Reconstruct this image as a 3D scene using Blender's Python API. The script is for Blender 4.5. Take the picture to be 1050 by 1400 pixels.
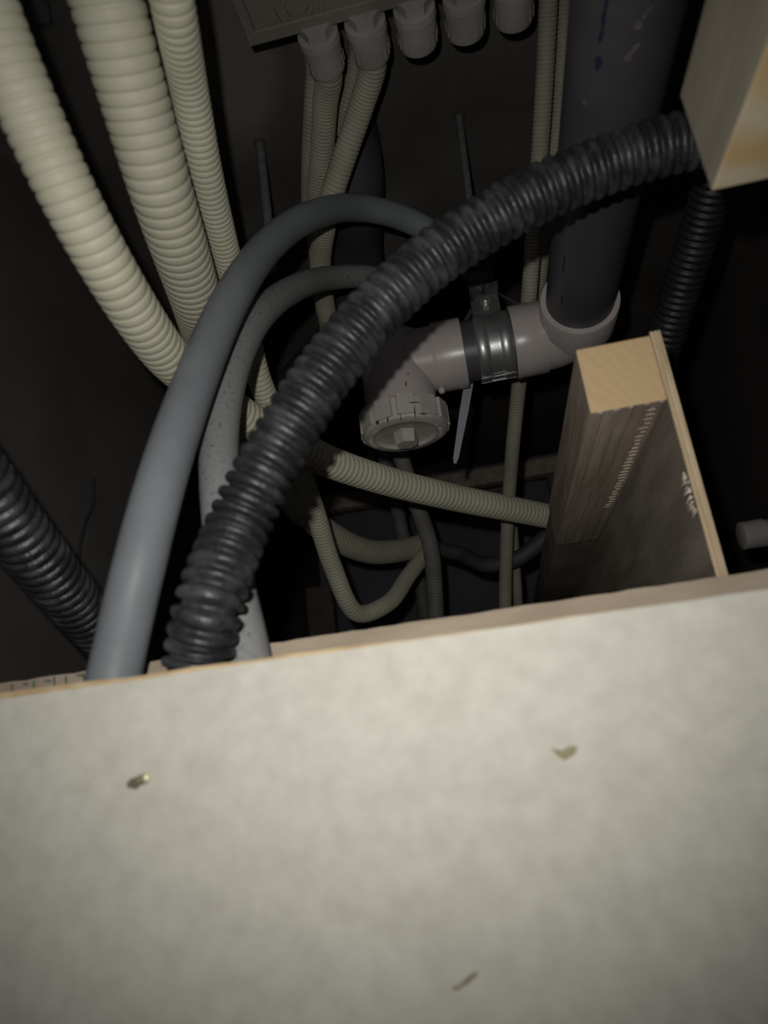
import bpy, math, random
import numpy as np
from mathutils import Vector, Matrix

random.seed(4)
for o in list(bpy.data.objects):
    bpy.data.objects.remove(o)
scene = bpy.context.scene
COL = scene.collection

# ------------------------------------------------------------------ camera
# world: X right along the boards, Y into the cavity, Z up to the slab
F = 950.0                                  # focal length in pixels of a 1050x1400 frame
CAM = Vector((0.0, 0.0, 0.50))
ay = np.array([175, 280, F], float); ay /= np.linalg.norm(ay)
ax = np.array([.975, -.167, 0.]); ax[2] = -(ax[:2] @ ay[:2]) / ay[2]; ax /= np.linalg.norm(ax)
az = np.cross(ax, ay)
az = -az if az[1] > 0 else az
B = np.stack([ax, ay, az])                 # rows: world axes in camera coords (right, down, forward)

def ray(px, py):
    return Vector(B @ np.array([(px - 525) / F, (py - 700) / F, 1.0]))
def W(px, py, d):                          # a place seen in that direction, d metres deep
    return CAM + ray(px, py) * d
def WY(px, py, y):                         # the same on the plane Y = y
    r = ray(px, py); return CAM + r * (y / r.y)
def WZ(px, py, z):                         # the same on the plane Z = z
    r = ray(px, py); return CAM + r * ((z - CAM.z) / r.z)

cam = bpy.data.cameras.new('camera')
co = bpy.data.objects.new('camera', cam); COL.objects.link(co)
right, down, fwd = (Vector(B[:, i]) for i in range(3))
m = Matrix((right, -down, -fwd)).transposed().to_4x4(); m.translation = CAM
co.matrix_world = m
cam.sensor_fit = 'VERTICAL'; cam.sensor_height = 36.0; cam.lens = F / 1400 * 36.0
cam.clip_start = 0.01; cam.clip_end = 20
cam.dof.use_dof = True; cam.dof.focus_distance = 0.62; cam.dof.aperture_fstop = 6.5
scene.camera = co

# ------------------------------------------------------------------ light: dark cavity, phone flash
world = bpy.data.worlds.new('world'); scene.world = world; world.use_nodes = True
world.node_tree.nodes['Background'].inputs[0].default_value = (.9, .9, 1, 1)
world.node_tree.nodes['Background'].inputs[1].default_value = 0.12
fl = bpy.data.lights.new('phone_flash', 'SPOT')
fl.energy = 4.1; fl.color = (1.0, .968, .90); fl.spot_size = math.radians(108); fl.spot_blend = 1.0
fl.shadow_soft_size = 0.004
fo = bpy.data.objects.new('phone_flash', fl); COL.objects.link(fo)
m2 = m.copy(); m2.translation = CAM - right * .020 - down * .028 - fwd * .004
fo.matrix_world = m2
vs = scene.view_settings
vs.view_transform = 'Standard'; vs.look = 'None'; vs.exposure = 0.0; vs.gamma = 1.0
vs.use_curve_mapping = False

# ------------------------------------------------------------------ materials
def mat(name, col, rough=.6, col2=None, scale=40., detail=4., bump=0., bscale=None, metal=0., spec=.5, stretch=None, lo=.35, hi=.65):
    m = bpy.data.materials.new(name); m.use_nodes = True
    nt = m.node_tree; b = nt.nodes['Principled BSDF']
    b.inputs['Base Color'].default_value = (*col, 1); b.inputs['Roughness'].default_value = rough
    b.inputs['Metallic'].default_value = metal; b.inputs['Specular IOR Level'].default_value = spec
    tc = nt.nodes.new('ShaderNodeTexCoord'); mp = nt.nodes.new('ShaderNodeMapping')
    nt.links.new(tc.outputs['Object'], mp.inputs[0])
    if stretch: mp.inputs['Scale'].default_value = stretch
    if col2:
        n = nt.nodes.new('ShaderNodeTexNoise'); n.inputs['Scale'].default_value = scale; n.inputs['Detail'].default_value = detail
        r = nt.nodes.new('ShaderNodeValToRGB')
        r.color_ramp.elements[0].position = lo; r.color_ramp.elements[1].position = hi
        r.color_ramp.elements[0].color = (*col, 1); r.color_ramp.elements[1].color = (*col2, 1)
        nt.links.new(mp.outputs[0], n.inputs['Vector']); nt.links.new(n.outputs['Fac'], r.inputs[0])
        nt.links.new(r.outputs[0], b.inputs['Base Color'])
    if bump:
        n2 = nt.nodes.new('ShaderNodeTexNoise'); n2.inputs['Scale'].default_value = bscale or scale * 3; n2.inputs['Detail'].default_value = 5
        bp = nt.nodes.new('ShaderNodeBump'); bp.inputs['Strength'].default_value = bump; bp.inputs['Distance'].default_value = .002
        nt.links.new(mp.outputs[0], n2.inputs['Vector']); nt.links.new(n2.outputs['Fac'], bp.inputs['Height'])
        nt.links.new(bp.outputs[0], b.inputs['Normal'])
    return m

M = {
 'slab': mat('slab_concrete', (.072, .066, .061), .9, (.125, .114, .104), 7, 6, .5, 60, spec=.15),
 'slab_pale': mat('slab_pale', (.11, .10, .088), .9, (.19, .172, .152), 12, 6, .4, 80, spec=.15),
 'dark_wall': mat('dark_wall', (.14, .138, .165), .9, (.19, .185, .215), 6, 5, .3, 40, spec=.15),
 'side_wall': mat('side_wall', (.11, .10, .096), .9, (.15, .137, .128), 6, 5, .3, 40, spec=.15),
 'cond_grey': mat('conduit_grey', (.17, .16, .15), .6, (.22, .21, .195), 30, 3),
 'steel_dull': mat('steel_dull', (.10, .105, .105), .4, (.15, .155, .15), 60, 4, metal=.5),
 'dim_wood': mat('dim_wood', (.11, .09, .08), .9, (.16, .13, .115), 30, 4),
 'cream': mat('cream_plastic', (.50, .49, .375), .5, (.55, .54, .42), 25, 3, .1, 300, spec=.3),
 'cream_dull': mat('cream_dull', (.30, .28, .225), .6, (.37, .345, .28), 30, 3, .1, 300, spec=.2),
 'grey_hose': mat('grey_rubber', (.172, .187, .206), .5, (.205, .225, .246), 22, 5, .12, 200, spec=.35),
 'grey_hose2': mat('grey_rubber_dusty', (.14, .142, .148), .7, (.25, .258, .262), 330, 4, .2, 300, spec=.2, lo=.30, hi=.42),
 'black_hose': mat('black_plastic', (.021, .022, .026), .40, (.070, .071, .078), 75, 8, .35, 260, spec=.5, lo=.45, hi=.7),
 'black_hose2': mat('black_plastic_dull', (.016, .016, .019), .45, (.032, .031, .034), 60, 7, .2, 260, spec=.45, lo=.45, hi=.75),
 'dark_cable': mat('dark_cable', (.05, .05, .06), .6, (.08, .08, .09), 50, 4),
 'fit': mat('pvc_fitting', (.40, .365, .352), .30, (.45, .41, .395), 30, 5, .04, 200, spec=.5),
 'cap': mat('pvc_cap', (.39, .362, .342), .5, (.47, .435, .405), 45, 7, .15, 250, spec=.3),
 'pipe': mat('pvc_pipe', (.058, .056, .064), .42, (.080, .077, .086), 18, 6, .05, 150, spec=.4),
 'pipe_dark': mat('pvc_pipe_dark', (.04, .04, .052), .75, (.055, .056, .07), 18, 6),
 'steel': mat('galvanised_steel', (.30, .315, .315), .36, (.40, .415, .41), 40, 5, .06, 200, metal=.75),
 'rod': mat('rod_steel', (.14, .15, .15), .5, (.20, .21, .21), 90, 4, metal=.25),
 'dark_steel': mat('dark_steel', (.05, .05, .052), .5, (.08, .08, .08), 50, 4, metal=.5),
 'box': mat('box_plastic', (.16, .15, .13), .6, (.21, .195, .168), 25, 5, .1, 200, spec=.3),
 'conn': mat('connector_plastic', (.29, .275, .26), .55, (.36, .34, .32), 40, 5, .08, 200, spec=.3),
 'gypsum': mat('board_paper', (.475, .462, .41), .85, (.55, .537, .482), 120, 5, .12, 500, spec=.15, lo=.3, hi=.7),
 'core': mat('board_core', (.42, .29, .15), .85, (.60, .46, .28), 90, 4, .5, 400, spec=.1, stretch=(1, 4, 4)),
 'batten': mat('batten_board', (.36, .295, .225), .85, (.44, .365, .285), 45, 4, .25, 500, spec=.1, stretch=(.4, 1, 2)),
 'screw': mat('zinc_screw', (.75, .78, .52), .3, metal=.3),
 'ink': mat('ink', (.03, .035, .04), .8),
 'ink_green': mat('ink_green', (.13, .17, .12), .8),
 'blue': mat('blue_ink', (.016, .02, .045), .7),
 'glue': mat('dried_glue', (.16, .145, .125), .8, (.07, .065, .06), 250, 5),
 'tie': mat('tie_plastic', (.30, .33, .38), .35, spec=.4),
 'dirt': mat('dirt', (.06, .05, .042), .9),
 'dent': mat('dent', (.30, .28, .17), .9, (.20,.18,.10), 300),
 'dent_dark': mat('dent_dark', (.13, .12, .075), .9, (.22, .20, .13), 300),
 'splinter': mat('splinter', (.75, .68, .55), .8),
 'ply_face': mat('ply_face', (.21, .18, .15), .8, (.32, .28, .235), 22, 7, .25, 200, spec=.1, stretch=(1, .5, 3)),
 'ply_edge': mat('ply_edge', (.48, .36, .22), .8, (.66, .53, .36), 40, 5, .4, 300, spec=.1, stretch=(6, 1, .7)),
 'timber_side': mat('timber_side', (.31, .25, .20), .8, (.46, .39, .32), 40, 6, .5, 120, spec=.15, stretch=(3, .25, 3)),
}
def wood_grain(name, a, b_, scale, rot, dist=3.):
    m = bpy.data.materials.new(name); m.use_nodes = True; nt = m.node_tree; b = nt.nodes['Principled BSDF']
    b.inputs['Roughness'].default_value = .75; b.inputs['Specular IOR Level'].default_value = .2
    tc = nt.nodes.new('ShaderNodeTexCoord'); mp = nt.nodes.new('ShaderNodeMapping'); mp.inputs['Rotation'].default_value = rot
    w = nt.nodes.new('ShaderNodeTexWave'); w.inputs['Scale'].default_value = scale; w.inputs['Distortion'].default_value = dist
    w.inputs['Detail'].default_value = 3; w.inputs['Detail Scale'].default_value = 1.2
    r = nt.nodes.new('ShaderNodeValToRGB'); r.color_ramp.elements[0].color = (*a, 1); r.color_ramp.elements[1].color = (*b_, 1)
    nt.links.new(tc.outputs['Object'], mp.inputs[0]); nt.links.new(mp.outputs[0], w.inputs['Vector'])
    nt.links.new(w.outputs['Fac'], r.inputs[0]); nt.links.new(r.outputs[0], b.inputs['Base Color'])
    return m
M['end_grain'] = wood_grain('end_grain', (.55, .395, .225), (.58, .42, .24), 55, (.3, .4, .5), 8)
M['timber_face'] = wood_grain('timber_face', (.56, .40, .20), (.60, .53, .38), 9, (0, 0, 1.2), 5)
M['timber_grey'] = mat('timber_grey', (.30, .275, .22), .8, (.37, .34, .275), 30, 5, .2, 150, spec=.1, stretch=(2, .4, 2))

# ------------------------------------------------------------------ helpers
def tag(o, label=None, cat=None, group=None, kind=None):
    if label: o['label'] = label
    if cat: o['category'] = cat
    if group: o['group'] = group
    if kind: o['kind'] = kind
    return o
def mesh_obj(name, verts, faces, material, parent=None, smooth=False):
    me = bpy.data.meshes.new(name); me.from_pydata([tuple(v) for v in verts], [], faces); me.validate()
    me.update()
    if smooth:
        me.polygons.foreach_set('use_smooth', [True] * len(me.polygons))
    mats = material if isinstance(material, (list, tuple)) else [material]
    for x in mats: me.materials.append(x)
    o = bpy.data.objects.new(name, me); COL.objects.link(o)
    if parent: o.parent = parent; o.matrix_parent_inverse = parent.matrix_world.inverted() if False else Matrix.Translation(-parent.location)
    return o
def empty(name, loc, label, cat, group=None):
    o = bpy.data.objects.new(name, None); COL.objects.link(o); o.location = loc; o.empty_display_size = .02
    return tag(o, label, cat, group)

class Geo:                                   # collects vertices and faces of one mesh
    def __init__(s): s.v = []; s.f = []
    def add(s, v, f):
        n = len(s.v); s.v += [Vector(x) for x in v]; s.f += [tuple(i + n for i in q) for q in f]; return s
    def box(s, a, b, bev=0.):
        (x0, y0, z0), (x1, y1, z1) = a, b
        if bev <= 0:
            v = [(x0,y0,z0),(x1,y0,z0),(x1,y1,z0),(x0,y1,z0),(x0,y0,z1),(x1,y0,z1),(x1,y1,z1),(x0,y1,z1)]
            return s.add(v, [(0,3,2,1),(4,5,6,7),(0,1,5,4),(1,2,6,5),(2,3,7,6),(3,0,4,7)])
        import bmesh
        bm = bmesh.new(); bmesh.ops.create_cube(bm, size=1)
        for v in bm.verts:
            v.co = Vector(((x0+x1)/2 + v.co.x*(x1-x0), (y0+y1)/2 + v.co.y*(y1-y0), (z0+z1)/2 + v.co.z*(z1-z0)))
        bmesh.ops.bevel(bm, geom=list(bm.edges), offset=bev, segments=2, affect='EDGES', profile=.5)
        bm.verts.index_update()
        s.add([v.co.copy() for v in bm.verts], [tuple(v.index for v in f.verts) for f in bm.faces]); bm.free(); return s
    def lathe(s, prof, o, axis, n=48, cap=True, ref=None):
        axis = Vector(axis).normalized(); ref = Vector(ref) if ref else (Vector((0,0,1)) if abs(axis.z) < .9 else Vector((1,0,0)))
        u = axis.cross(ref).normalized(); w = axis.cross(u); o = Vector(o)
        v = [o + axis*t + (u*math.cos(a) + w*math.sin(a))*r for t, r in prof for a in (2*math.pi*k/n for k in range(n))]
        f = []
        for i in range(len(prof)-1):
            for k in range(n):
                k2 = (k+1) % n; f.append((i*n+k, i*n+k2, (i+1)*n+k2, (i+1)*n+k))
        if cap:
            f.append(tuple(range(n-1, -1, -1))); f.append(tuple((len(prof)-1)*n+k for k in range(n)))
        return s.add(v, f)
    def prism(s, pts, d):                    # planar polygon pushed along d
        n = len(pts); d = Vector(d); a = [Vector(p) for p in pts]
        f = [tuple(range(n-1, -1, -1)), tuple(range(n, 2*n))] + [(i, (i+1) % n, n+(i+1) % n, n+i) for i in range(n)]
        return s.add(a + [p + d for p in a], f)
    def build(s, name, material, parent=None, smooth=False, angle=None):
        o = mesh_obj(name, s.v, s.f, material, parent, smooth)
        if angle is not None:
            o.data.set_sharp_from_angle(angle=math.radians(angle))
        return o

def catmull(pts, step=.0015):
    P = [Vector(p) for p in pts]; P = [P[0]*2 - P[1]] + P + [P[-1]*2 - P[-2]]
    out = []
    for i in range(1, len(P)-2):
        p0, p1, p2, p3 = P[i-1:i+3]
        t0 = 0; t1 = t0 + math.sqrt((p1-p0).length); t2 = t1 + math.sqrt((p2-p1).length); t3 = t2 + math.sqrt((p3-p2).length)
        n = max(6, int((p2-p1).length/step))
        for k in range(n):
            t = t1 + (t2-t1)*k/n
            a1 = p0*((t1-t)/(t1-t0)) + p1*((t-t0)/(t1-t0)); a2 = p1*((t2-t)/(t2-t1)) + p2*((t-t1)/(t2-t1)); a3 = p2*((t3-t)/(t3-t2)) + p3*((t-t2)/(t3-t2))
            b1 = a1*((t2-t)/(t2-t0)) + a2*((t-t0)/(t2-t0)); b2 = a2*((t3-t)/(t3-t1)) + a3*((t-t1)/(t3-t1))
            out.append(b1*((t2-t)/(t2-t1)) + b2*((t-t1)/(t2-t1)))
    out.append(P[-2]); return out
def resample(path, ds):
    acc = [0.]
    for a, b in zip(path, path[1:]): acc.append(acc[-1] + (b-a).length)
    L = acc[-1]; n = max(2, int(L/ds)); out = []; j = 0
    for k in range(n+1):
        s = L*k/n
        while j < len(acc)-2 and acc[j+1] < s: j += 1
        q = (s-acc[j])/max(acc[j+1]-acc[j], 1e-9); out.append(path[j].lerp(path[j+1], q))
    return out, L/n
def tube_geo(pts, rfun, ds, n=24, g=None, smooth_iter=0):
    path, d = resample(catmull(pts), ds)
    for _ in range(smooth_iter):
        path = [path[0]] + [(path[i-1] + path[i]*2 + path[i+1])/4 for i in range(1, len(path)-1)] + [path[-1]]
    g = g or Geo(); t = (path[1]-path[0]).normalized(); u = t.orthogonal().normalized(); V = []
    for i, p in enumerate(path):
        t2 = (path[min(i+1, len(path)-1)] - path[max(i-1, 0)]).normalized()
        u = (u - t2*u.dot(t2)).normalized(); w = t2.cross(u); r = rfun(i*d)
        V += [p + (u*math.cos(a) + w*math.sin(a))*r for a in (2*math.pi*k/n for k in range(n))]
    Fc = []
    for i in range(len(path)-1):
        for k in range(n):
            k2 = (k+1) % n; Fc.append((i*n+k, i*n+k2, (i+1)*n+k2, (i+1)*n+k))
    m_ = (len(path)-1)*n
    Fc.append(tuple(range(n-1, -1, -1))); Fc.append(tuple(m_+k for k in range(n)))
    return g.add(V, Fc)
def corrugated(name, pts, od, pitch, depth, material, crest=.68, n=28, sub=8, parent=None, sm=0):
    R = od/2
    def rf(s):
        q = (s/pitch) % 1.0
        if q < crest:                        # rounded crest
            x = q/crest*2 - 1; return R - depth*.28*abs(x)**3
        x = (q-crest)/(1-crest)              # groove
        return R - depth*.28 - depth*.72*math.sin(math.pi*x)**.7
    return tube_geo(pts, rf, pitch/sub, n, smooth_iter=sm).build(name, material, parent, smooth=True)
def hose(name, pts, od, material, n=32, parent=None):
    return tube_geo(pts, lambda s: od/2, .004, n).build(name, material, parent, smooth=True)

def stain(m_, spots):
    nt = m_.node_tree; b = nt.nodes['Principled BSDF']; src = b.inputs['Base Color'].links[0].from_socket
    tc = nt.nodes.new('ShaderNodeTexCoord'); nz = nt.nodes.new('ShaderNodeTexNoise'); nz.inputs['Scale'].default_value = 14; nz.inputs['Detail'].default_value = 6
    nt.links.new(tc.outputs['Object'], nz.inputs['Vector'])
    for c, rot, sc, k in spots:
        mp_ = nt.nodes.new('ShaderNodeMapping'); mp_.vector_type = 'TEXTURE'; mp_.inputs['Location'].default_value = c; mp_.inputs['Rotation'].default_value = (0, 0, rot); mp_.inputs['Scale'].default_value = sc
        nt.links.new(tc.outputs['Object'], mp_.inputs[0])
        ln = nt.nodes.new('ShaderNodeVectorMath'); ln.operation = 'LENGTH'; nt.links.new(mp_.outputs[0], ln.inputs[0])
        ad = nt.nodes.new('ShaderNodeMath'); ad.operation = 'ADD'; nt.links.new(ln.outputs['Value'], ad.inputs[0]); nt.links.new(nz.outputs['Fac'], ad.inputs[1])
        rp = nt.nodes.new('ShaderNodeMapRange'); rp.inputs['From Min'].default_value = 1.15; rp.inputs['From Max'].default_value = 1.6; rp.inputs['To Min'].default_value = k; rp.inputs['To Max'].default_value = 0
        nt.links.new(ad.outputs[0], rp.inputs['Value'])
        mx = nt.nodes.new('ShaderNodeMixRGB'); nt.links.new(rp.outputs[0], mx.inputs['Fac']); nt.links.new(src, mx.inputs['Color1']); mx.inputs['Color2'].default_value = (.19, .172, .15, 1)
        src = mx.outputs[0]
    nt.links.new(src, b.inputs['Base Color'])

H = CAM.z + .62                              # underside of the slab
BACK = 1.70                                  # far wall
# ------------------------------------------------------------------ the setting
tag(Geo().box((-.52, -.5, H), (.56, BACK+.1, H+.12)).build('ceiling', M['slab']), 'dark rough concrete slab over the pipe cavity', kind='structure')
ceil = bpy.data.objects['ceiling']
tag(Geo().box((-.52, BACK, 0), (.56, BACK+.1, H)).build('wall_back', M['dark_wall']), 'dark far wall of the cavity', kind='structure')
tag(Geo().box((-.52, -.5, 0), (-.42, BACK+.1, H+.12)).build('wall_left', M['side_wall']), 'dark left side wall of the cavity', kind='structure')
tag(Geo().box((.46, -.5, 0), (.56, BACK+.1, H+.12)).build('wall_right', M['side_wall']), 'dark right side wall of the cavity', kind='structure')
tag(Geo().box((-.52, -.5, -.05), (.56, BACK+.1, 0)).build('floor', M['dark_wall']), 'dark panel at the bottom of the cavity', kind='structure')
# pale rubbed area of the slab left of the box
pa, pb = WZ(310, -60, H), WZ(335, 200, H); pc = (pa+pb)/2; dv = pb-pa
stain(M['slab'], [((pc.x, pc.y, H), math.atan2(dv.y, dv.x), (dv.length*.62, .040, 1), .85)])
# ink square on the slab, top left
ring = [(42,-8),(66,4),(71,32),(52,36)]
g = Geo()
for a, b in zip(ring, ring[1:]):
    A_, B_ = WZ(*a, H-.0006), WZ(*b, H-.0006); d = (B_-A_).normalized(); s_ = Vector((-d.y, d.x, 0))*.0012
    g.prism([A_-s_, B_-s_, B_+s_, A_+s_], (0,0,.0005))
g.build('ink_mark', M['ink'], ceil)

# ------------------------------------------------------------------ near white board
bY = .270
z0, z1 = CAM.z-.34, WY(525, 881, bY).z
tl, tr = WY(-40, 962, bY), WY(1090, 800, bY)
sl = (tr.z-tl.z)/(tr.x-tl.x)
xa, xb = -.42, .42
def ztop(x): return tl.z + sl*(x-tl.x)
board = empty('wall_board', (0, bY, z0), 'off-white paper-faced board with screw tips, blurred in the foreground', 'board')
N = 60
g = Geo(); top = [(xa+(xb-xa)*k/N) for k in range(N+1)]
poly = [(x, bY, ztop(x)+random.uniform(-.0002,.0002)) for x in top] + [(xb, bY, z0), (xa, bY, z0)]
g.prism(poly, (0, .0035, 0)).build('paper_face', M['gypsum'], board)
g = Geo(); poly = [(x, bY+.0037, ztop(x) + max(.0004, .0026 - .0085*(x+.2)) + random.uniform(-.0004,.0004)) for x in top] + [(xb, bY+.0037, z0), (xa, bY+.0037, z0)]
g.prism(poly, (0, .006, 0)).build('board_core', M['core'], board)
def screw(px, py, yaw, pitch_, L):
    p = WY(px, py, bY); d = Vector((math.sin(yaw), -math.cos(yaw)*math.cos(pitch_), math.sin(pitch_))).normalized()
    g = Geo(); prof = []
    for k in range(28):
        t = k/27; prof.append((-.003 + t*(L+.003), .0017*(1.1 if k % 3 == 0 else .88)))
    sh = g.lathe(prof, p, d, 14).build('screw', M['dent_dark'], board, smooth=True)
    tip = Geo().lathe([(-.0003,.0016),(.0006,.0018),(.0016,.0013),(.0020,.0004)], p + d*L, d, 16).build('screw_tip', M['screw'], None, smooth=True)
    tip.parent = sh
    g = Geo(); ringp = []
    for k in range(14):
        a = 2*math.pi*k/14; r = random.uniform(.0020, .0030); ringp.append((p.x-.0010+math.cos(a)*r*1.5, bY-.0003, p.z-.0006+math.sin(a)*r*.8))
    g.prism(ringp, (0, .0006, 0)).build('screw_burr', M['dent_dark'], board)
screw(187, 1069, 1.25, .22, .0050)
def dent(pts, name='scratch'):
    Geo().prism([WY(x, y, bY-.0003) for x, y in pts], (0, .0005, 0)).build(name, M['dent'], board)
dent([(616,1353),(630,1344),(644,1331),(653,1328),(654,1334),(640,1345),(626,1354)])
dent([(752,1022),(766,1026),(782,1019),(790,1021),(786,1031),(772,1040),(764,1035)], 'torn_paper')

# ------------------------------------------------------------------ batten behind it
tY = .335
ta, tb = WY(-60, 944, tY), WY(1100, 771, tY); s2 = (tb.z-ta.z)/(tb.x-ta.x)
bat = empty('batten', (0, tY, z0), 'brown fibre batten running behind the top edge of the white board', 'batten')
N = 120; top = [xa+(xb-xa)*k/N for k in range(N+1)]
poly = [(x, tY, ta.z+s2*(x-ta.x)+random.uniform(-.0003,.0003)) for x in top] + [(xb, tY, z0), (xa, tY, z0)]
Geo().prism(poly, (0, .012, 0)).build('batten_body', M['batten'], bat)
for x, y, w, h in ((14,936,3,11),(30,934,8,3),(44,931,3,14),(60,930,9,3),(72,926,3,14),(88,925,3,10),(104,922,9,3),(112,921,3,9)):
    Geo().prism([WY(x,y,tY-.0003), WY(x+w,y-1,tY-.0003), WY(x+w+1,y+h,tY-.0003), WY(x+1,y+h,tY-.0003)], (0,.0005,0)).build('print_stroke', M['ink_green'], bat)

# ------------------------------------------------------------------ timber and plywood on the right
fY = .350
p00, p10, p11, p01 = (WY(x, y, fY) for x, y in ((787,480),(890,456),(912,546),(808,565)))
X0 = (p00.x+p01.x)/2; X1 = (p10.x+p11.x)/2; Z1 = (p00.z+p10.z)/2; Z0 = (p01.z+p11.z)/2
frame = empty('timber_frame', (X1, fY, Z0), 'pale end-grain timber block fixed to an upright plywood sheet', 'timber')
LT = .30
tim = Geo(); tim.box((X0, fY, Z0), (X1, fY+LT, Z1), .0008)
o = tim.build('timber', [M['timber_side'], M['end_grain']], frame)
for p in o.data.polygons:
    if p.normal.y < -.8: p.material_index = 1
for k in range(5):                           # saw grooves along the underside
    xx = X0 + .004 + k*.0078
    Geo().box((xx, fY+.0003, Z0-.0009), (xx+.0022+.001*(k % 2), fY+LT-.004, Z0+.001)).build('saw_ridge', M['timber_side'], frame)
# longer rail continuing into the dark behind it
o = Geo().box((X0+.001, fY+LT+.002, Z0+.0015), (X1, BACK-.25, Z1-.001), .001).build('rear_rail', M['ply_face'], frame)
pt = (WY(906, 451, fY).x + WY(990, 783, fY).x)/2
zt = WY(903, 451, fY).z; zb = CAM.z + .02
# plywood made of thin plies
nply = 5
for k in range(nply):
    xk0 = X1 + (pt-X1)*k/nply; xk1 = X1 + (pt-X1)*(k+1)/nply
    off = (0, .0007, 0, .0006, 0)[k]
    o = Geo().box((xk0+.00002, fY+off, zb), (xk1, fY+.62, zt)).build('ply', [M['ply_face'], M['ply_edge']], frame)
    for p in o.data.polygons:
        if p.normal.y < -.8 or p.normal.z > .8: p.material_index = 1
# torn splinters at the plywood edge and along the timber
rs = random.Random(2)
def splinter(p, d, L, w):
    d = Vector(d).normalized(); q = d.orthogonal().normalized()*w; q2 = d.cross(q).normalized()*w
    Geo().add([p+q, p-q*.5+q2, p-q*.5-q2, p+d*L], [(0,2,1),(0,1,3),(1,2,3),(2,0,3)]).build('splinter', M['splinter'], frame)
for k in range(14):
    z = WY(940, 640, fY).z + (WY(960, 730, fY).z-WY(940, 640, fY).z)*k/21
    splinter(Vector((X1-.0002, fY+rs.uniform(.001,.006), z)), (-.5, rs.uniform(-.2,.6), rs.uniform(-1.2,.2)), rs.uniform(.002,.0055), rs.uniform(.0003,.0006))
for k in range(30):
    yy = fY + .008 + k*.0062; xx = X1 - .0035 - rs.uniform(0, .0015); w_ = rs.uniform(.003, .006)
    Geo().box((xx-w_, yy, Z0-.0013), (xx, yy+.0009, Z0-.0004)).build('splinter', M['timber_side'], frame)

# near timber, top right
nx, nzt, nzb, ny = .1185, WY(930,130,.262).z, WY(969,263,.262).z, .262
o = Geo().box((nx, -.12, nzb), (nx+.095, ny, nzt), .001).build('near_timber', [M['timber_grey'], M['timber_face']])
for p in o.data.polygons:
    if p.normal.z < -.8: p.material_index = 1
tag(o, 'blurred sawn timber end poking in at the top right corner', 'timber')

# ------------------------------------------------------------------ drain pipe
C1 = W(786, 452, .65)
C2 = C1 - Vector((.171, 0, 0))
drain = empty('drain_pipe', C1, 'grey drain pipe with elbow fittings and a capped cleanout outlet', 'pipe')
R = .029
def pipe_part(name, a, b, r, material):
    a, b = Vector(a), Vector(b); return Geo().lathe([(0, r), ((b-a).length, r)], a, b-a, 64).build(name, material, drain, smooth=True, angle=40)
mp = pipe_part('pipe', C1 - Vector((0, .012, 0)), C1 - Vector((0, .75, 0)), R, M['pipe'])
tag(mp, 'dark grey pipe running over the hoses')
pipe_part('pipe', C1 - Vector((.05,0,0)), C1 - Vector((.125,0,0)), R, M['pipe'])
# elbow joining the two
g = Geo()
X = Vector((1,0,0)); Y = Vector((0,1,0)); Z = Vector((0,0,1))
g.lathe([(0,.0335),(.001,.0341),(.029,.0341),(.0298,.0338)], C1 - X*.029, -X, 64)
g.lathe([(.052,.0300),(.052,.0334),(.0505,.0341),(.016,.0339),(.012,.031)], C1, -Y, 64, cap=True)
arc = [C1 - X*(.030) + Vector((0,0,0))]
cc = C1 - X*.030 - Y*.030
arcpts = [cc + Vector((math.sin(a)*.030, math.cos(a)*.030, 0)) for a in (math.pi/2*k/10 for k in range(11))]
tube_geo(arcpts, lambda s: .0318, .003, 64, g)
g.build('elbow_fitting', M['fit'], drain, smooth=True, angle=35)
# tiny cast marks on the elbow
for k, (x, y) in enumerate(((788,464),(793,463),(797,465),(690,497),(694,495),(698,498))):
    pass
# cleanout branch
g = Geo()
g.lathe([(-.030,.0300),(.036,.0312),(.038,.0315),(.038,.0328),(.040,.0333),(.066,.0333),(.0665,.0328)], C2, X, 64)
prof = [(-.036+.002*k, .0335*math.sin(min(1, (k+.6)/9)*math.pi/2)**.6) for k in range(10)] + [(-.012,.0338),(.03,.0340),(.058,.0342)]
g.lathe(prof, C2, -Z, 64)
g.build('cleanout_branch', M['fit'], drain, smooth=True, angle=35)
q = C2 + X*.040 - Z*.0335 - Y*.004
Geo().lathe([(0,.0034),(.004,.0033),(.006,.0024),(.0065,.001)], q, -Z, 16).build('moulding_nub', M['fit'], drain, smooth=True)
# cap
cb = C2 - Z*.050
cap = Geo()
cap.lathe([(0,.0345),(.0005,.0385),(.002,.0398),(.020,.0402),(.0225,.0392),(.0240,.0365),(.0240,.0300),(.0215,.0285),(.0205,.0265),(.0205,.0)], cb, -Z, 72, cap=False)
cap = cap.build('cleanout_cap', M['cap'], drain, smooth=True, angle=30)
def sub(g, name, material, par, smooth=False):
    o = g.build(name, material, None, smooth); o.parent = par; o.matrix_parent_inverse = Matrix.Translation(-drain.location) @ Matrix.Translation(drain.location); return o
for k in range(12):
    a = 2*math.pi*(k+.35)/12; u = Vector((math.cos(a), math.sin(a), 0)); w = Z.cross(u)
    pts = []
    for q_, r in ((-.0085,.0392),(-.0078,.0424),(.0078,.0424),(.0085,.0392)):
        pts.append(cb + u*math.sqrt(max(r*r-q_*q_, 0)) + w*q_ - Z*.0008)
    wt = .55
    g = Geo().prism(pts, -Z*.0195); o = sub(g, 'grip_lug', M['cap'], cap)
fc = cb - Z*.0205
g = Geo(); sq = [fc + (X*math.cos(a)+Y*math.sin(a))*.0115 for a in (math.pi/3*k + .35 for k in range(6))]
sq2 = [fc - Z*.0125 + (p-fc)*.90 for p in sq]
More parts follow.
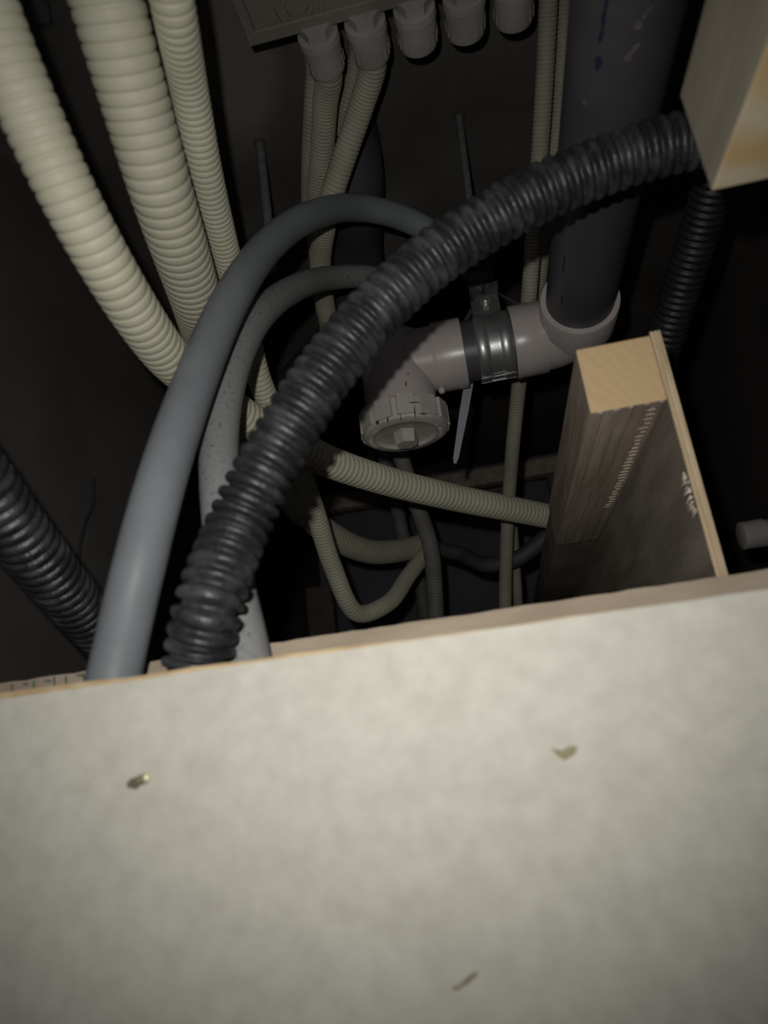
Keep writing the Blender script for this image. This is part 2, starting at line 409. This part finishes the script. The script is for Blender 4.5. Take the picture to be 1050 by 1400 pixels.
g.add(sq+sq2, [tuple(range(6,12)), tuple(range(5,-1,-1))] + [(i,(i+1)%6,6+(i+1)%6,6+i) for i in range(6)])
sub(g, 'wrench_plug', M['cap'], cap)
for k in range(26):                          # worn cast lettering on the rim of the cap
    if k in (6, 7, 13, 14, 20): continue
    a = 2*math.pi*k/52 + (2.75 if k < 13 else 3.6); rr = .0333
    u = Vector((math.cos(a), math.sin(a), 0)); w = Z.cross(u); p = cb + u*rr - Z*.0240
    g = Geo()
    for i in range(2 + k % 2):
        p2 = p + w*(.0011*(i-.5)); g.prism([p2-u*.0016-w*.0003, p2-u*.0016+w*.0003, p2+u*.0016+w*.0004*(1+k%3), p2+u*.0016-w*.0002], -Z*.0005)
    sub(g, 'cast_mark', M['cap'], cap)
# grime on cap and branch, ink and glue on the pipe: thin films following the curve
def film(o_, axis, ref, r, t, a, pts, material, name, par):
    axis = Vector(axis); u = Vector(ref); w = axis.cross(u); V = []
    for dt, da in pts:
        aa = a + da/r; V.append(Vector(o_) + axis*(t+dt) + (u*math.cos(aa) + w*math.sin(aa))*(r+.00025))
    cen = sum(V, Vector())/len(V); n = len(V); inn = [v + (Vector(o_)+axis*((v-Vector(o_)).dot(axis)) - v).normalized()*.0004 for v in V]
    f = [tuple(range(n))] + [tuple(range(2*n-1, n-1, -1))] + [(i, (i+1) % n, n+(i+1) % n, n+i) for i in range(n)]
    return Geo().add(V+inn, f).build(name, material, par)
def blob(w, h, n=11, j=.35, rn=rs):
    return [(math.sin(2*math.pi*k/n)*h*rn.uniform(1-j,1+j), math.cos(2*math.pi*k/n)*w*rn.uniform(1-j,1+j)) for k in range(n)]
def pipe_hit(px, py, c, axis, r):            # nearest hit of a view ray with a pipe: gives t along the axis and the point
    axis = Vector(axis); d = ray(px, py); o_ = CAM - Vector(c); dp = d - axis*d.dot(axis); op = o_ - axis*o_.dot(axis)
    A_ = dp.dot(dp); B_ = 2*dp.dot(op); C_ = op.dot(op)-r*r; D = B_*B_-4*A_*C_
    s = (-B_ - math.sqrt(max(D, 0)))/(2*A_); p = CAM + d*s; return (p-Vector(c)).dot(axis), p
def mark(px, py, w, h, c, axis, r, material, name, rot=0.):
    t, p = pipe_hit(px, py, c, axis, r); axis = Vector(axis); u = (p - Vector(c) - axis*t).normalized()
    pts = [(a*math.cos(rot)-b*math.sin(rot), a*math.sin(rot)+b*math.cos(rot)) for a, b in blob(w, h)]
    film(c, axis, u, r, t, 0, pts, material, name, drain)
for x, y, w, h in ((818,86,.0022,.0045),(822,50,.0014,.004),(826,25,.0012,.006),(829,5,.0011,.005),(771,360,.0006,.012),(768,410,.0006,.006)):
    mark(x, y, w, h, C1, -Y, R, M['blue'], 'ink_mark')
for x, y, w, h, r_ in ((858,80,.0022,.0016,.5),(866,68,.0012,.0035,.6),(872,34,.0020,.0022,.5),(884,18,.0007,.0032,.7),(800,140,.0016,.0012,.4)):
    mark(x, y, w, h, C1, -Y, R, M['glue'], 'glue_spot', r_)
for x, y, w, h in ((555,525,.0008,.0025),(558,511,.0005,.0012)):
    mark(x, y, w, h, C2, -Z, .0341, M['dirt'], 'grime_spot')
for x, y, w, h in ((516,578,.0016,.002),(530,573,.0007,.0028),(567,562,.0005,.006),(578,566,.003,.0005),(566,550,.004,.0005),(548,571,.0004,.003)):
    mark(x, y, w, h, C2, -Z, .0426, M['dirt'], 'grime_spot')

# ------------------------------------------------------------------ hanger strap and rods
S = C1 - X*.0765
hang = empty('pipe_hanger', S, 'galvanised pipe strap with ribbed band hung from a rod', 'hanger')
def ring_band(x0, x1, r, name, material, ribs):
    g = Geo(); n = 72; prof = []
    K = 25
    for k in range(K):
        q_ = k/(K-1); rr = r + .0014*max(0, math.sin(q_*math.pi*3))**.8*(1 if ribs else 0)
        prof.append((x0+(x1-x0)*q_, rr))
    prof += [(x1, r-.0012), (x0, r-.0012), (x0, r)]
    return g.lathe(prof, S, X, n, cap=False).build(name, material, hang, smooth=True, angle=50)
ring_band(-.0160, .0160, R+.0016, 'band', M['steel'], True)
zt_ = R + .001
Geo().box(S+Vector((-.0135,-.0035,zt_+.001)), S+Vector((.0135,-.0018,zt_+.026)), .0004).build('tab', M['steel_dull'], hang)
Geo().box(S+Vector((-.0135,-.0008,zt_+.001)), S+Vector((.0135,.0010,zt_+.026)), .0004).build('tab', M['steel_dull'], hang)
b_ = S + Vector((0,-.0035,zt_+.015))
bo = Geo().lathe([(0,.0055),(.0035,.0055),(.0035,.0026),(.008,.0026),(.0085,.0018)], b_, -Y, 6).build('bolt', M['steel'], hang)
for dx, dz in ((-.009,.006),(-.010,.011),(.009,.006),(.010,.010),(.008,.019)):
    Geo().lathe([(-.0004,.0011),(.0006,.0007)], S+Vector((dx,-.0035,zt_+dz)), -Y, 8).build('punch_mark', M['steel_dull'], hang)
# flange and folded clip at the underside of the band
Geo().box(S+Vector((-.0140,-.0225,zt_+.024)), S+Vector((.0140,.006,zt_+.0255)), .0004).build('top_plate', M['steel_dull'], hang)
a0 = math.radians(-42)                        # clip low on the camera side
def onband(x, a, r): return S + X*x + (-Y*math.cos(a) + Z*math.sin(a))*r
g = Geo()
for x0, x1, a_, a2 in ((-.0165,-.0065,-104,-84),(.0065,.0165,-104,-84),(-.0165,.0165,-106,-102),(-.007,.007,-89,-85)):
    P4 = [onband(x, math.radians(t_), R+.0024) for x, t_ in ((x0,a_),(x1,a_),(x1,a2),(x0,a2))]
    nrm = (onband(0, math.radians((a_+a2)/2), 1) - S).normalized(); g.prism(P4, nrm*.0016)
g.build('clip', M['steel'], hang)
# dark turnbuckle above the tab
tz = zt_ + .0255
g = Geo(); g.box(S+Vector((-.012,-.004,tz)), S+Vector((-.0095,.010,tz+.040))); g.box(S+Vector((.0095,-.004,tz)), S+Vector((.012,.010,tz+.040))); g.box(S+Vector((-.012,-.004,tz+.038)), S+Vector((.012,.010,tz+.041)))
g.build('turnbuckle', M['dark_steel'], hang)
Geo().prism([S+Vector((.013,.004,tz+.006)), S+Vector((.0175,.004,tz-.001)), S+Vector((.052,.004,zt_-.012)), S+Vector((.052,.004,zt_-.004))], (0,.002,0)).build('brace', M['dark_steel'], hang)
Geo().prism([S+Vector((-.013,.004,tz-.012)), S+Vector((-.026,.004,tz-.028)), S+Vector((-.028,.004,tz-.025)), S+Vector((-.014,.004,tz-.006))], (0,.002,0)).build('brace', M['dark_steel'], hang)
def threaded(name, a, b, r, par=None):
    a, b = Vector(a), Vector(b); L = (b-a).length; n = int(L/.0007); prof = [(L*k/n, r*(1.0 if k % 2 else .88)) for k in range(n+1)]
    return Geo().lathe(prof, a, b-a, 16).build(name, M['rod'], par, smooth=True)
rt = WZ(629, 158, H); threaded('rod', rt + Z*.02, S+Vector((0,.003,tz+.036)), .0042, hang)
def collar(p, name='slab_hole'):
    Geo().lathe([(0,.0068),(.0014,.0066),(.0014,.0045)], p + Vector((0,0,.0002)), -Z, 20).build(name, M['dirt'], ceil)
collar(rt)
r2 = WZ(355, 196, H); o = threaded('hanger_rod', r2 + Z*.02, r2 - Z*.16 + Y*.01, .0052); collar(r2)
tag(o, 'threaded steel rod dropping from the slab behind the grey hoses', 'rod')

# tie strap hanging below the drain pipe
a_, c_ = W(645, 500, .70), W(622, 634, .665)
wv = (W(650, 515, .675)-W(643, 515, .675))*.95
b_ = a_ + Vector((.004, .004, .050))
nn = (c_-a_).cross(wv).normalized()*.0013
g = Geo()
sec = [(b_, .9), (a_, 1.), (a_.lerp(c_, .5), .9), (c_.lerp(a_, .05), .55), (c_, .25)]
V = [p + wv*(k*q) + nn*e for p, k in sec for q, e in ((-1,0),(1,0),(1,1),(-1,1))]
Fs = [(3,2,1,0), tuple(len(V)-4+i for i in range(4))] + [(i*4+k, i*4+(k+1) % 4, i*4+4+(k+1) % 4, i*4+4+k) for i in range(len(sec)-1) for k in range(4)]
tie = g.add(V, Fs).build('cable_tie', M['tie'])
tag(tie, 'pale plastic cable tie tail hanging below the drain pipe', 'cable tie')

# ------------------------------------------------------------------ pull box with connectors
dl = .545                                    # depth of the lid's far corner
lc = W(340, 62, dl)
bx0, bzl, byF = lc.x, lc.z, lc.y
bw, bl = .30, .26
box = empty('pull_box', (bx0+bw/2, byF-bl/2, H), 'grey plastic pull box under the slab with a row of conduit connectors', 'box')
Geo().box((bx0+.004, byF-bl+.004, bzl+.010), (bx0+bw-.004, byF-.004, H), .002).build('box_body', M['box'], box)
lid = Geo().box((bx0, byF-bl, bzl), (bx0+bw, byF, bzl+.014), .0015).build('lid', M['box'], box)
def sub2(g, name, material, par, smooth=False, angle=None):
    o = g.build(name, material, None, smooth, angle); o.parent = par; return o
for a, b in (((bx0+.001,byF-.012,bzl-.004),(bx0+bw-.001,byF-.001,bzl+.001)), ((bx0+.001,byF-bl+.001,bzl-.004),(bx0+.009,byF-.010,bzl+.001))):
    o = sub2(Geo().box(a, b, .0012), 'lid_rim', M['box'], lid); o.matrix_parent_inverse = Matrix.Identity(4)
for (px, py, r) in ((405,4,.020),(405,4,.012)):
    p = WZ(px, py, bzl)
    o = sub2(Geo().lathe([(0,r),(.003,r),(.003,r-.003),(0,r-.003),(0,r)], p, -Z, 40, cap=False), 'knockout_ring', M['box'], lid); o.matrix_parent_inverse = Matrix.Identity(4)
conn_c = []
for k, (px, py) in enumerate(((432,38),(497,22),(565,4),(634,-12),(704,-28))):
    p = WY(px, py, byF); p.y = byF - .004; conn_c.append(p)
    p = Vector((p.x, byF-.004, conn_c[0].z)); conn_c[k] = p
    cn = Geo().lathe([(.008,.0145),(.0085,.0162),(.014,.0168),(.0145,.0160),(.022,.0158),(.036,.0156),(.039,.0148),(.040,.012)], p, Y, 40).build('conduit_connector', M['conn'], box, smooth=True, angle=30)
    o = sub2(Geo().lathe([(0,.0135),(.013,.0135)], p, Y, 6), 'lock_nut', M['conn'], cn)
    for j in range(16):
        a = 2*math.pi*j/16; u = Vector((math.cos(a), 0, math.sin(a))); w = Y.cross(u)
        pts = [p+Y*.026+u*.0150-w*.001, p+Y*.026+u*.0150+w*.001, p+Y*.026+u*.0161+w*.0006, p+Y*.026+u*.0161-w*.0006]
        sub2(Geo().prism(pts, Y*.009), 'grip_rib', M['conn'], cn)

# ------------------------------------------------------------------ conduits and hoses
def L(*a): return [W(*q) if len(q) == 3 else q[0] for q in a]
hid = lambda v: (Vector(v),)
# three cream conduits, top left
o = corrugated('corrugated_conduit', L((-75,-170,.275),(-30,-20,.295),(30,130,.313),(95,270,.335),(165,395,.372),(225,482,.425),(268,522,.473),(312,556,.510),(360,585,.545),(440,627,.60),(520,655,.655),(620,680,.72),(740,704,.795),(860,730,.88)), .0283, .0060, .0012, M['cream'], crest=.76)
tag(o, 'cream corrugated conduit nearest the left edge, sweeping under the hoses to the right', 'conduit', 'bright cream conduits')
o = corrugated('corrugated_conduit', L((75,-260,.295),(112,-120,.318),(147,5,.338),(182,130,.365),(220,260,.402),(265,400,.49),(293,500,.66),(360,640,.88),(440,722,.97),(505,754,1.06),(560,750,1.13),(586,741,1.16)), .0365, .0068, .0014, M['cream'], crest=.76)
tag(o, 'thickest cream corrugated conduit, dropping from the top left', 'conduit', 'bright cream conduits')
o = corrugated('corrugated_conduit', L((195,-200,.287),(217,-90,.307),(236,5,.328),(258,120,.380),(282,240,.435),(315,370,.522),(337,450,.578),(355,520,.607),(402,622,.675),(430,697,.73),(455,775,.78),(488,838,.82),(530,825,.86),(558,788,.93),(582,756,.99)), .0212, .0044, .0010, M['cream'], crest=.76)
tag(o, 'slim cream corrugated conduit beside the thickest one, looping low in the cavity', 'conduit', 'bright cream conduits')
# conduits from the box connectors
c0, c1 = conn_c[0], conn_c[1]
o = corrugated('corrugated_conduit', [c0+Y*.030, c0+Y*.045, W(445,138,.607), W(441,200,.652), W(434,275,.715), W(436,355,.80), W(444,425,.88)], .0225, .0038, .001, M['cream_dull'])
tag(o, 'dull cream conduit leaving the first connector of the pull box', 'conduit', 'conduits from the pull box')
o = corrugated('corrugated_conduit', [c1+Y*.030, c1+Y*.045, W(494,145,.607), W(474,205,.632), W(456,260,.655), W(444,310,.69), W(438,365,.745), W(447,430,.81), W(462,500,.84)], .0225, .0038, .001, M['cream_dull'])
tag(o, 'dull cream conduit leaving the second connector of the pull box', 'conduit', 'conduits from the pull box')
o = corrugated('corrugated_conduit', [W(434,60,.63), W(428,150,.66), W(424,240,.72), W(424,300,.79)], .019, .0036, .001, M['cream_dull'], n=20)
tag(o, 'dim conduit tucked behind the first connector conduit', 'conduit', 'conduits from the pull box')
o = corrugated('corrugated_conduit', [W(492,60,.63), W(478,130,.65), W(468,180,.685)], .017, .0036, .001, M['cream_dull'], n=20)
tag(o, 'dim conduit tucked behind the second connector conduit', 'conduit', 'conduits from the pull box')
# slim pair by the drain pipe
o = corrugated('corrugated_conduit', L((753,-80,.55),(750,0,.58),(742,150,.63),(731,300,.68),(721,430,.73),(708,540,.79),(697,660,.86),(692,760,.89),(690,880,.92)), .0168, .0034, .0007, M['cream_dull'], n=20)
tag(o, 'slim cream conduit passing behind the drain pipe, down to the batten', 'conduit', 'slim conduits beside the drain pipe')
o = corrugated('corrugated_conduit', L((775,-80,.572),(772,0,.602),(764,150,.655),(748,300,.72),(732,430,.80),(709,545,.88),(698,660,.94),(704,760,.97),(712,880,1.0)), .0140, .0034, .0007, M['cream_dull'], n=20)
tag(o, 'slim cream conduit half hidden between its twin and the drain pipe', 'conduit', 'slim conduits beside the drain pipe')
# dim conduits deep in the cavity
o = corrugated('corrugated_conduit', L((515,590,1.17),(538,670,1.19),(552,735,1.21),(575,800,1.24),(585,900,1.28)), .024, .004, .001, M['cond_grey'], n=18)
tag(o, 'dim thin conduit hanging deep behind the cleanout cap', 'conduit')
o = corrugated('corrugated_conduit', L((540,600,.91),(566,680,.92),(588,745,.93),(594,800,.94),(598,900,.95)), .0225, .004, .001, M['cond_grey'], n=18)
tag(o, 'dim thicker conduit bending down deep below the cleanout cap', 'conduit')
o = hose('dark_cable', L((600,750,1.01),(630,758,.985),(665,772,.945),(705,765,.928),(745,735,.925),(790,690,.93)), .022, M['dark_cable'], 20)
tag(o, 'dark cable sagging low between the thin conduits and the plywood', 'cable')
# smooth grey hoses
Yg = .301
g1 = [WY(128,1050,Yg), WY(160,905,Yg), W(190,775,.326), W(226,640,.352), W(268,520,.395), W(316,410,.452), W(370,333,.52), W(425,296,.585), W(485,284,.65), W(545,296,.69), W(600,325,.72), W(660,390,.78)]
o = hose('grey_hose', g1, .0245, M['grey_hose'], 36); tag(o, 'smooth grey hose arching highest, from the board up over the others', 'hose', 'smooth grey hoses')
g2 = [WY(356,1040,.3215), WY(338,900,.3215), W(316,790,.358), W(303,690,.380), W(300,600,.412), W(316,510,.453), W(350,438,.51), W(400,396,.59), W(455,380,.68), W(515,380,.74), W(580,400,.80)]
o = hose('grey_hose', g2, .0228, M['grey_hose2'], 36); tag(o, 'speckled dusty grey hose in the lower arch, partly behind the black hose', 'hose', 'smooth grey hoses')
o = hose('grey_cable', L((352,500,.66),(372,540,.70),(398,585,.75),(430,650,.85)), .010, M['grey_hose2'], 16)
tag(o, 'thin grey cable glimpsed beside the cream conduits', 'cable')
# black corrugated hoses
kb = [WY(252,1060,.2965), WY(271,900,.2965), W(285,832,.309), W(298,790,.315), W(325,721,.330), W(351,665,.336), W(380,612,.342), W(440,516,.353), W(493,448,.362), W(550,389,.369), W(609,341,.374), W(695,287,.376), W(755,256,.376), W(842,221,.374), W(937,193,.370), W(1050,178,.365), W(1180,180,.365)]
o = corrugated('black_hose', kb, .0314, .0074, .0040, M['black_hose'], crest=.56, n=40, sub=12); tag(o, 'black corrugated hose curving across the middle of the picture', 'hose', 'black corrugated hoses')
o = corrugated('black_hose', L((-130,520,.30),(-60,615,.325),(10,708,.36),(75,790,.405),(135,862,.46),(190,925,.51),(230,990,.56)), .0330, .0072, .0022, M['black_hose'], crest=.6, n=36, sub=10)
tag(o, 'dark corrugated hose slanting in from the left edge behind the grey hose', 'hose', 'black corrugated hoses')
o = corrugated('black_hose', L((1010,120,.46),(985,220,.50),(958,310,.54),(930,400,.58),(905,480,.62),(880,570,.68),(868,660,.74)), .0310, .0060, .0018, M['black_hose2'], crest=.6, n=32, sub=8)
tag(o, 'dim black corrugated hose dropping behind the upright plywood', 'hose', 'black corrugated hoses')
# ------------------------------------------------------------------ dark pipe from the slab
ptop = WZ(472, 182, H)
pd = [ptop + Z*.03, ptop - Z*.05, W(484,330,.85), W(488,400,.92), W(470,460,.98), W(430,505,1.03), W(385,550,1.10), W(340,600,1.16)]
o = tube_geo(pd, lambda s: .035, .006, 40).build('vent_pipe', M['pipe_dark'], None, smooth=True)
tag(o, 'dark blue-grey pipe dropping from the slab behind the hose arches', 'pipe')
# pale pipe stub at the right edge
stub = empty('pipe_stub', W(1015,732,.62), 'dim grey pipe stub with a collar at the right edge', 'pipe')
p = W(1012,733,.62)
Geo().lathe([(0,.0105),(.001,.0125),(.020,.0128),(.021,.0115)], p, X, 32).build('collar', M['conn'], stub, smooth=True, angle=30)
Geo().lathe([(.018,.0112),(.46-p.x,.0112)], p, X, 32).build('pipe', M['conn'], stub, smooth=True, angle=30)
# far battens
a_, b_ = W(500,664,1.45), W(900,584,1.42)
Geo_z = (a_.z+b_.z)/2
o = Geo().box((-.42, 1.46, Geo_z-.018), (.46, 1.49, Geo_z+.018), .001).build('ceiling_batten', M['timber_side']); tag(o, 'dim wooden batten crossing deep behind the drain pipe', 'batten')
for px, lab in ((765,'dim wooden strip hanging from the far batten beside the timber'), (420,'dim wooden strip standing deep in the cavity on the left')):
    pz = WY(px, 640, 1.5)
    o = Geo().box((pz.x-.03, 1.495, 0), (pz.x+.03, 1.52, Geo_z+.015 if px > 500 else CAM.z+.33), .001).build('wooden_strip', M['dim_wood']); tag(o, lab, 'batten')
# loose wire against the dark at the left
def WX(px, py, x): r_ = ray(px, py); return CAM + r_*(x/r_.x)
o = hose('loose_wire', [WX(q, w_, -.4175) for q, w_ in ((128,655),(127,690),(117,715),(110,745),(104,800))], .003, M['ink'], 8); tag(o, 'thin black wire hanging in the dark on the left wall', 'wire')
